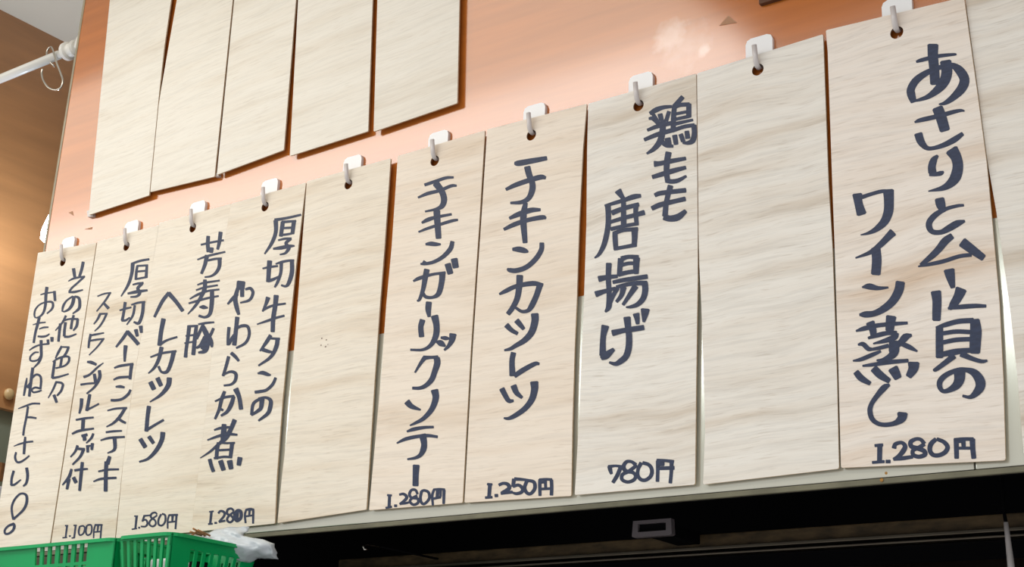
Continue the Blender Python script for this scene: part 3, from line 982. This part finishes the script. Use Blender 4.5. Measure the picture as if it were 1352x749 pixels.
for k, (le, ri, hole, m, label) in BOARDS.items():
    yo = 0.0
    bm, org = plank_mesh(le, ri, hole, shrink=0.00004 if k in (3, 4) else 0.0002)
    if (k, 't') in INKS:
        e = tag(empty('menu_board', org + Vector((0, yo, 0))), label, 'menu board')
        link('plank', bm, [m, W_EDGE, W_HOLE], e)
        for key, nm in (('t', 'dish_lettering'), ('p', 'price_lettering')):
            if (k, key) in INKS: link(nm, ink_mesh(INKS[(k, key)], org, EYE, 0.93 if k < 5 else 1.04), INK, e, recalc=False)
    else:
        e = tag(link('menu_board', bm, [m, W_EDGE, W_HOLE], loc=org + Vector((0, yo, 0))), label, 'menu board')
        if k == 5:
            bmk = bmesh.new()
            for px, py, r in ((425, 447, 1.3), (431, 449, 1.2), (424, 456, 1.2), (430, 458, 1.4), (433, 455, 0.8)):
                c = at(px, py, 0) - org
                vs = [bmk.verts.new((c.x + math.cos(a) * r * .0008, -0.0002, c.z + math.sin(a) * r * .0005)) for a in [i * math.pi / 4 for i in range(8)]]
                bmk.faces.new(vs)
            link('pencil_specks', bmk, STEEL_D, e)
    hooks.append((k, org))
# eleventh board, cut by the right edge of the frame
le = [at(*p, 0.0021) for p in ((1272, -16), (1288, 100), (1303, 212), (1315, 280), (1332, 400), (1343, 500), (1351, 600))]
ri = [p + Vector((0.117, 0, 0)) for p in le]
bm, org = plank_mesh(None, None, None, y=0.0021, edges=(le, ri))
tag(link('menu_board', bm, [W_GREY, W_EDGE, W_HOLE], loc=org), 'blank wooden board cut off by the right edge of the photo', 'menu board')
hooks.append((11, org))
# upper row of blank boards
UP = {
 1: (((145, 0), (226, 0), (197, 258), (117, 284)), 'blank pale board of the upper row, leftmost and hanging lowest'),
 2: (((233, 0), (307, 0), (283, 233), (198, 253.5)), 'blank pale board of the upper row, second from the left'),
 3: (((309, 0), (391, 0), (375, 198), (286, 231)), 'blank pale board in the middle of the upper row'),
 4: (((393, 0), (492, 0), (486, 173), (382, 206)), 'blank pale board of the upper row, second from the right'),
 5: (((498, 0), (607, 0), (604, 136), (493, 174)), 'blank pale board of the upper row, rightmost, beside the bare orange wall'),
}
for k, (q, label) in UP.items():
    TL, TR, BR, BL = [at(x, y, 0) for x, y in q]
    lu = (TL - BL).normalized(); ru = (TR - BR).normalized()
    TL = BL + lu * 0.36; TR = BR + ru * 0.36
    yo = 0.0004 if k % 2 == 0 else 0.0
    le, ri = [TL, BL], [TR, BR]
    if k == 2: le = [TL] + [at(*p) for p in ((233, 0), (222, 62), (212, 120), (209, 140))] + [BL]
    if k == 1: ri = [TR] + [at(*p) for p in ((226, 0), (217, 62), (210.5, 120), (208.5, 140))] + [BR]
    bm, org = plank_mesh(None, None, None, edges=(le, ri), shrink=0.0001 if k < 3 else 0.0003)
    tag(link('menu_board', bm, [W_UP, W_EDGE, W_HOLE], loc=org + Vector((0, yo, 0))), label, 'menu board', 'blank boards in the upper row')

# ---------------------------------------------------------------- hooks
names = {1: 'その他色々', 2: 'bacon steak 1.100円', 3: 'pork cutlet 1.580円', 4: 'beef tongue 1.280円', 5: 'blank narrow', 6: 'garlic chicken', 7: 'chicken cutlet 1.250円', 8: 'fried chicken 780円', 9: 'blank wide', 10: 'clam and mussel', 11: 'cut off rightmost'}
for k, org in hooks:
    e = tag(empty('wall_hook', Vector((org.x, YW, org.z))), 'white plastic hook holding the %s board through its hole' % names[k], 'hook', 'white hooks holding the lower row of boards')
    bm = bmesh.new(); w = 0.0125; z0, z1 = 0.0065, 0.0330; c = 0.005
    o = [(-w, z0 + c), (-w + c * .3, z0 + c * .3), (-w + c, z0), (w - c, z0), (w - c * .3, z0 + c * .3), (w, z0 + c), (w, z1 - c), (w - c * .3, z1 - c * .3), (w - c, z1), (-w + c, z1), (-w + c * .3, z1 - c * .3), (-w, z1 - c)]
    prism(bm, o[::-1], -0.0035, 0.0); link('back_plate', bm, [WHITE_PL] * 3, e)
    bm = bmesh.new()
    yb = -YW
    tube(bm, [(0, -0.003, 0.010), (0, yb + 0.006, 0.0035), (0, yb + 0.002, 0.0024), (0, yb - 0.0012, 0.0032), (0, yb - 0.0032, 0.0065), (0, yb - 0.0060, 0.0205)], [.0022, .0022, .0022, .0024, .0025, .0023], 10, 0.8)
    link('prong', bm, CLEAR_PL, e, smooth=True)

# ---------------------------------------------------------------- tension rod and its S hook
Yr = 0.022
pa = at(62, 79, Yr)
rod = tag(empty('tension_rod', Vector((X_L, Yr, pa.z))), 'white tension rod spanning to the side wall at upper left', 'rod')
rr = 0.0062
bm = bmesh.new(); tube(bm, [(X_S - X_L, 0, 0), (-0.06, 0, 0)], rr, 20); link('outer_tube', bm, ROD, rod, smooth=True)
bm = bmesh.new(); tube(bm, [(-0.06, 0, 0), (-0.006, 0, 0)], rr * 0.78, 20); link('inner_tube', bm, ROD, rod, smooth=True)
bm = bmesh.new(); tube(bm, [(-0.046, 0, 0), (-0.044, 0, 0), (-0.038, 0, 0), (-0.036, 0, 0), (-0.03, 0, 0), (-0.024, 0, 0), (-0.022, 0, 0)], [.008, .0125, .0128, .0095, .0095, .0115, .009], 24); link('lock_ring', bm, ROD, rod)
bm = bmesh.new(); tube(bm, [(-0.016, 0, 0), (-0.013, 0, 0), (-0.005, 0, 0), (-0.0005, 0, 0)], [.0075, .0105, .0145, .0155], 24); link('end_cap', bm, ROD, rod)
bm = bmesh.new(); tube(bm, [(X_S - X_L + 0.001, 0, 0), (X_S - X_L + 0.014, 0, 0)], [.0155, .010], 24); link('end_cap', bm, ROD, rod)
hpx = [(72, 88), (63, 78), (62, 68), (67, 62), (71, 70), (75, 84), (80, 97), (83, 107), (80, 116), (72, 119), (63, 115), (57, 106), (55, 97), (56, 91)]
c0 = at(67, 75, Yr)
P = [at(px, py, Yr - 0.008 if i > 3 else Yr + 0.004 if i < 1 else Yr - 0.002) - c0 for i, (px, py) in enumerate(hpx)]
def cr(P, n=4):
    out = []
    for i in range(len(P) - 1):
        a, b, c, d = P[max(i - 1, 0)], P[i], P[i + 1], P[min(i + 2, len(P) - 1)]
        for k in range(n):
            t = k / n; out.append(0.5 * ((2 * b) + (c - a) * t + (2 * a - 5 * b + 4 * c - d) * t * t + (3 * b - a - 3 * c + d) * t**3))
    return out + [P[-1]]
bm = bmesh.new(); tube(bm, cr(P), .0013, 8)
tag(link('s_hook', bm, CHROME, loc=c0, smooth=True), 'thin steel S hook hanging from the white tension rod', 'hook')

# knob on the side wall
p = at_x(10, 521, X_S); bm = bmesh.new(); bmesh.ops.create_uvsphere(bm, u_segments=20, v_segments=12, radius=0.0085)
for v in bm.verts: v.co.x = v.co.x * 0.6 + 0.004
tag(link('round_knob', bm, vary(mat('beige_knob', (0.55, 0.36, 0.16), 0.35), 0.05, 20), loc=p, smooth=True), 'small round beige knob on the brown side wall at far left', 'knob')

# bright little lamp just behind the edge of the orange wall
p = at(64, 302, 0.10)
lamp = tag(empty('spot_lamp', p), 'glaring small lamp behind the left edge of the orange wall', 'lamp')
bm = bmesh.new(); tube(bm, [(0, 0, -.020), (0, 0, -.016), (0, 0, -.004), (0, 0, .010), (0, 0, .022)], [.004, .0085, .0090, .0055, .002], 16); link('bulb', bm, BULB, lamp, smooth=True)
bm = bmesh.new(); tube(bm, [(0, 0, -.013), (0.02, 0.01, -.02), (X_L - p.x + 0.01, -0.08 + 0.012, -.02)], .003, 8); link('arm', bm, STEEL_L, lamp, smooth=True)

d = bpy.data.lights.new('spot_lamp_light', 'POINT'); d.energy = 1.5; d.color = (0.70, 0.83, 1.0); d.shadow_soft_size = 0.02
o = bpy.data.objects.new('spot_lamp_light', d); COL.objects.link(o); o.parent = lamp; o.location = (-0.06, 0.02, 0.0)

# brown plaque above the frame's top edge, its lower edge just in view
a = at(1003, 7, 0.004); b = at(1052, -7, 0.004)
bm = bmesh.new(); box(bm, 0, b.x - a.x + 0.02, -0.002, 0.008, 0, 0.10, 0.001)
tag(link('brown_plaque', bm, DARKWOOD, loc=a), 'dark brown plaque whose lower edge shows at the top of the orange wall', 'plaque')

# marks on the laminate: torn tape and glue
def flake(name, pts, m, label, cat, t=0.0004):
    P = [at(x, y, YW) for x, y in pts]; c = sum(P, Vector()) / len(P)
    bm = bmesh.new(); prism(bm, [(q.x - c.x, q.z - c.z) for q in P], -t, 0.0)
    return tag(link(name, bm, [m] * 3, loc=c), label, cat)
flake('torn_tape', [(950, 34), (962, 21), (973, 30)], TAPE, 'triangular scrap of brown tape on the glossy wall, upper right', 'tape')
flake('torn_tape', [(91, 281), (96, 279), (97, 285)], TAPE, 'tiny brown tape scrap left below the leftmost upper board', 'tape')
flake('torn_tape', [(112, 303), (122, 300), (121, 303)], TAPE, 'thin brown tape sliver above the bacon steak board hook', 'tape')
flake('foam_pad', [(118, 280), (126, 277), (126, 287), (119, 288)], CLEAR_PL, 'little white pad peeking below the leftmost upper board', 'pad', 0.0038)
flake('foam_pad', [(286, 232), (292, 229), (292, 234), (287, 235)], CLEAR_PL, 'little white pad peeking between the second and third upper boards', 'pad', 0.0038)

# ---------------------------------------------------------------- green baskets on a shelf below the frame
def basket(xl, xr, yf, yb, zt, hgt, slots_f, slots_s, label, rows_f):
    """open tapered basket; slots_f / slots_s: lists of (start, end) along the front and the right side"""
    e = tag(empty('green_basket', ((xl + xr) / 2, (yf + yb) / 2, zt - hgt)), label, 'basket', 'green baskets below the boards')
    cx, cy = (xl + xr) / 2, (yf + yb) / 2
    tk = 0.0018; tp = 0.012
    rim_h = 0.009
    def wall(p0, p1, inward, slots, name, rows=None):
        d = (p1 - p0); Lh = d.length; d.normalize(); bm = bmesh.new()
        rows = rows or [0.0, 0.011, 0.030, 0.0345, 0.0535, 0.058, 0.077, hgt]
        xs = [0.0]
        for s0, s1 in slots: xs += [s0, s1]
        xs.append(Lh)
        def P(s, h, t):
            k = h / hgt
            return p0 + d * (s * (1 - 2 * tp * k / Lh) + tp * k) + inward * (tp * k + t) + Vector((0, 0, -h))
        for i in range(len(xs) - 1):
            for j in range(len(rows) - 1):
                if i % 2 == 1 and j % 2 == 1: continue
                c = [(xs[i], rows[j]), (xs[i + 1], rows[j]), (xs[i + 1], rows[j + 1]), (xs[i], rows[j + 1])]
                F = [bm.verts.new(P(s, h, 0)) for s, h in c]; B = [bm.verts.new(P(s, h, tk)) for s, h in c]
                bm.faces.new(F); bm.faces.new(B[::-1])
                for q in range(4): bm.faces.new((F[q], F[(q + 1) % 4], B[(q + 1) % 4], B[q]))
        bmesh.ops.remove_doubles(bm, verts=bm.verts, dist=1e-5)
        o = link(name, bm, GREEN, e); o.location = -e.location
    V = Vector
    def even(n, L, m=0.02):
        st = (L - 2 * m) / n; return [(m + i * st + st * 0.25, m + (i + 1) * st - st * 0.1) for i in range(n)]
    wall(V((xl, yf, zt)), V((xr, yf, zt)), V((0, 1, 0)), slots_f, 'front_wall', rows_f)
    wall(V((xr, yf, zt)), V((xr, yb, zt)), V((-1, 0, 0)), slots_s, 'side_wall')
    wall(V((xl, yb, zt)), V((xl, yf, zt)), V((1, 0, 0)), slots_s, 'side_wall')
    wall(V((xr, yb, zt)), V((xl, yb, zt)), V((0, -1, 0)), even(9, xr - xl), 'back_wall')
    bm = bmesh.new(); box(bm, xl + tp, xr - tp, yf + tp, yb - tp, zt - hgt, zt - hgt + 0.003); o = link('base', bm, GREEN, e); o.location = -e.location
    # rolled rim with rounded corners
    bm = bmesh.new(); r = 0.010; path = []
    for (ox, oy, a0) in ((xr - r, yb - r, 0), (xl + r, yb - r, 90), (xl + r, yf + r, 180), (xr - r, yf + r, 270)):
        for s in range(5): path.append((ox + (r + .003) * math.cos(math.radians(a0 + s * 22.5)), oy + (r + .003) * math.sin(math.radians(a0 + s * 22.5))))
    n = len(path); prof = [(0, 0.001), (0.0, -0.0022), (-0.0015, -0.0022), (-0.0015, -0.0010), (-0.006, -0.0010), (-0.006, 0.001)]
    ring = []
    for i in range(n):
        a = V(path[i - 1]); b = V(path[(i + 1) % n]); t = (b - a).normalized(); nn = V((t.y, -t.x))
        ring.append([bm.verts.new((path[i][0] + nn.x * u, path[i][1] + nn.y * u, zt + w)) for u, w in prof])
    for i in range(n):
        A, B = ring[i], ring[(i + 1) % n]
        for q in range(6): bm.faces.new((A[q], A[(q + 1) % 6], B[(q + 1) % 6], B[q]))
    o = link('rim', bm, GREEN, e); o.location = -e.location
    return e
Yf = -0.12; zt = 1.6925
def xf(px): return at(px, 716, Yf).x
xr = -1.006; xl = xf(157)
slf = [(xf(p) - xl, xf(p + 5.4) - xl) for p in (161, 170, 179, 188, 197, 206, 215)]
Ls = 0.106
basket(xl, xr, Yf, Yf + Ls, zt, 0.10, slf, [(0.024 + i * 0.0098, 0.0285 + i * 0.0098 + 0.0015) for i in range(7)], 'green slotted plastic basket with a plastic bag over its rim, right one of the two', [0, .0035, .030, .0335, .055, .0585, .080, .10])
xl2 = xf(-60); xr2 = xf(152)
sl2 = [(xf(p) - xl2, xf(p + 6) - xl2) for p in (-34, -23, -12, 48, 58, 68, 79, 89, 100, 110) if True]
basket(xl2, xr2, Yf, Yf + Ls, zt - 0.0005, 0.10, sl2, [(0.024 + i * 0.0098, 0.0300 + i * 0.0098) for i in range(7)], 'green slotted plastic basket at the lower left corner, holding cream paper packets', [0, .0016, .0185, .0215, .0385, .0415, .060, .10])
# shelf that carries them, below the frame
bm = bmesh.new(); box(bm, xl2 - 0.05, xr + 0.02, Yf - 0.02, 0.30, zt - 0.115, zt - 0.1005, 0.001)
tag(link('shelf', bm, STEEL_L), kind='structure')
# packets inside the left basket
for i, (px, w, dz) in enumerate(((46, .030, -.013), (78, .028, -.011), (104, .022, -.015))):
    x = xf(px); bm = bmesh.new(); box(bm, 0, w, 0, 0.05, 0, 0.082 + dz, 0.002)
    tag(link('paper_packet', bm, PAPER, loc=(x, Yf + 0.0165, zt - 0.0972)), ['cream paper packet behind the slots of the left basket, leftmost', 'cream paper packet in the middle of the left basket', 'narrow cream paper packet at the right of the left basket'][i], 'packet', 'paper packets in the left basket')
# dark bottle-like can and papers in the right basket
bm = bmesh.new(); tube(bm, [(0, 0, 0), (0, 0, .058), (0, 0, .066), (0, 0, .078)], [.017, .017, .009, .009], 20)
tag(link('dark_bottle', bm, BLACK, loc=(xf(212), Yf + 0.048, zt - 0.0972), smooth=False), 'dark bottle inside the right green basket', 'bottle')
bm = bmesh.new(); box(bm, 0, 0.022, 0, 0.05, 0, 0.080, 0.002)
tag(link('white_packet', bm, WHITE_PL, loc=(xl + 0.018, Yf + 0.024, zt - 0.0972)), 'white packet at the left inside the right green basket', 'packet')
# brown sticks lying over the corner
for i, (a, b) in enumerate((((254, 703.5), (268, 707.5)), ((258, 700), (273, 709)), ((264, 701.5), (279, 708.5)), ((255, 706), (262, 700.5)))):
    A = at(*a, -0.055); B = at(*b, -0.035 - .004 * i); d = B - A
    bm = bmesh.new(); tube(bm, [-d * .2, d * .9], .0010, 8)
    tag(link('wooden_skewer', bm, STICK, loc=A, smooth=True), ['brown wooden stick over the basket rim, its tip furthest left of the four', 'brown wooden stick over the basket rim, the longest and highest of the bundle', 'brown wooden stick over the basket rim nearest to the plastic bag', 'shortest brown wooden stick, crossing the others under the board'][i], 'stick', 'brown sticks in the right basket')
# crumpled plastic bag
def bag():
    grid = [  # (px, py, Y) outline rows from the basket interior over the rim
        [(262, 715, -.045), (270, 706, -.040), (285, 699, -.035), (305, 696, -.030), (329, 695.5, -.022)],
        [(268, 722, -.050), (282, 711, -.046), (300, 706, -.040), (314, 703, -.036), (325, 703, -.026)],
        [(285, 728, -.045), (298, 717, -.046), (312, 712, -.040), (322, 709, -.034), (323, 708, -.026)],
        [(300, 735, -.040), (314, 722, -.044), (332, 715, -.036), (345, 712, -.030), (356, 716, -.022)],
        [(320, 742, -.032), (330, 730, -.036), (345, 723, -.034), (356, 718, -.028), (362, 718, -.020)],
        [(330, 744, -.020), (338, 737, -.022), (350, 733, -.026), (360, 730, -.024), (364, 727, -.018)],
        [(332, 738, -.010), (340, 738, -.012), (352, 738, -.016), (362, 738, -.018), (368, 739, -.012)]]
    c = at(320, 715, -.03); bm = bmesh.new()
    V2 = [[bm.verts.new(at(*p) - c) for p in row] for row in grid]
    for i in range(len(V2) - 1):
        for j in range(4): bm.faces.new((V2[i][j], V2[i][j + 1], V2[i + 1][j + 1], V2[i + 1][j]))
    bmesh.ops.subdivide_edges(bm, edges=bm.edges[:], cuts=3, use_grid_fill=True, smooth=0.6)
    bm.verts.index_update()
    rnd = random.Random(2)
    for v in bm.verts:
        k = math.sin(v.co.x * 420 + v.co.z * 260) * math.cos(v.co.z * 510 - v.co.x * 140)
        v.co.y += 0.0022 * k + rnd.uniform(-.0006, .0006)
    o = link('plastic_bag', bm, BAG, loc=c, smooth=True)
    s = o.modifiers.new('thickness', 'SOLIDIFY'); s.thickness = 0.0004
    tag(o, 'crumpled white plastic bag hanging over the right green basket', 'bag')
bag()
# odds and ends past the left board
p = at(-6, 622, 0.12); bm = bmesh.new(); tube(bm, [(0, 0, -.012), (0, 0, .010)], .013, 16)
tag(link('wicker_roll', bm, STICK, loc=p), 'brown roll peeking out left of the leftmost board', 'roll')
p = at(-14, 660, 0.12); bm = bmesh.new(); box(bm, -.016, .016, -.01, .01, -.04, .018, .003)
tag(link('white_jar', bm, WHITE_PL, loc=p), 'white container peeking out left of the leftmost board', 'container')
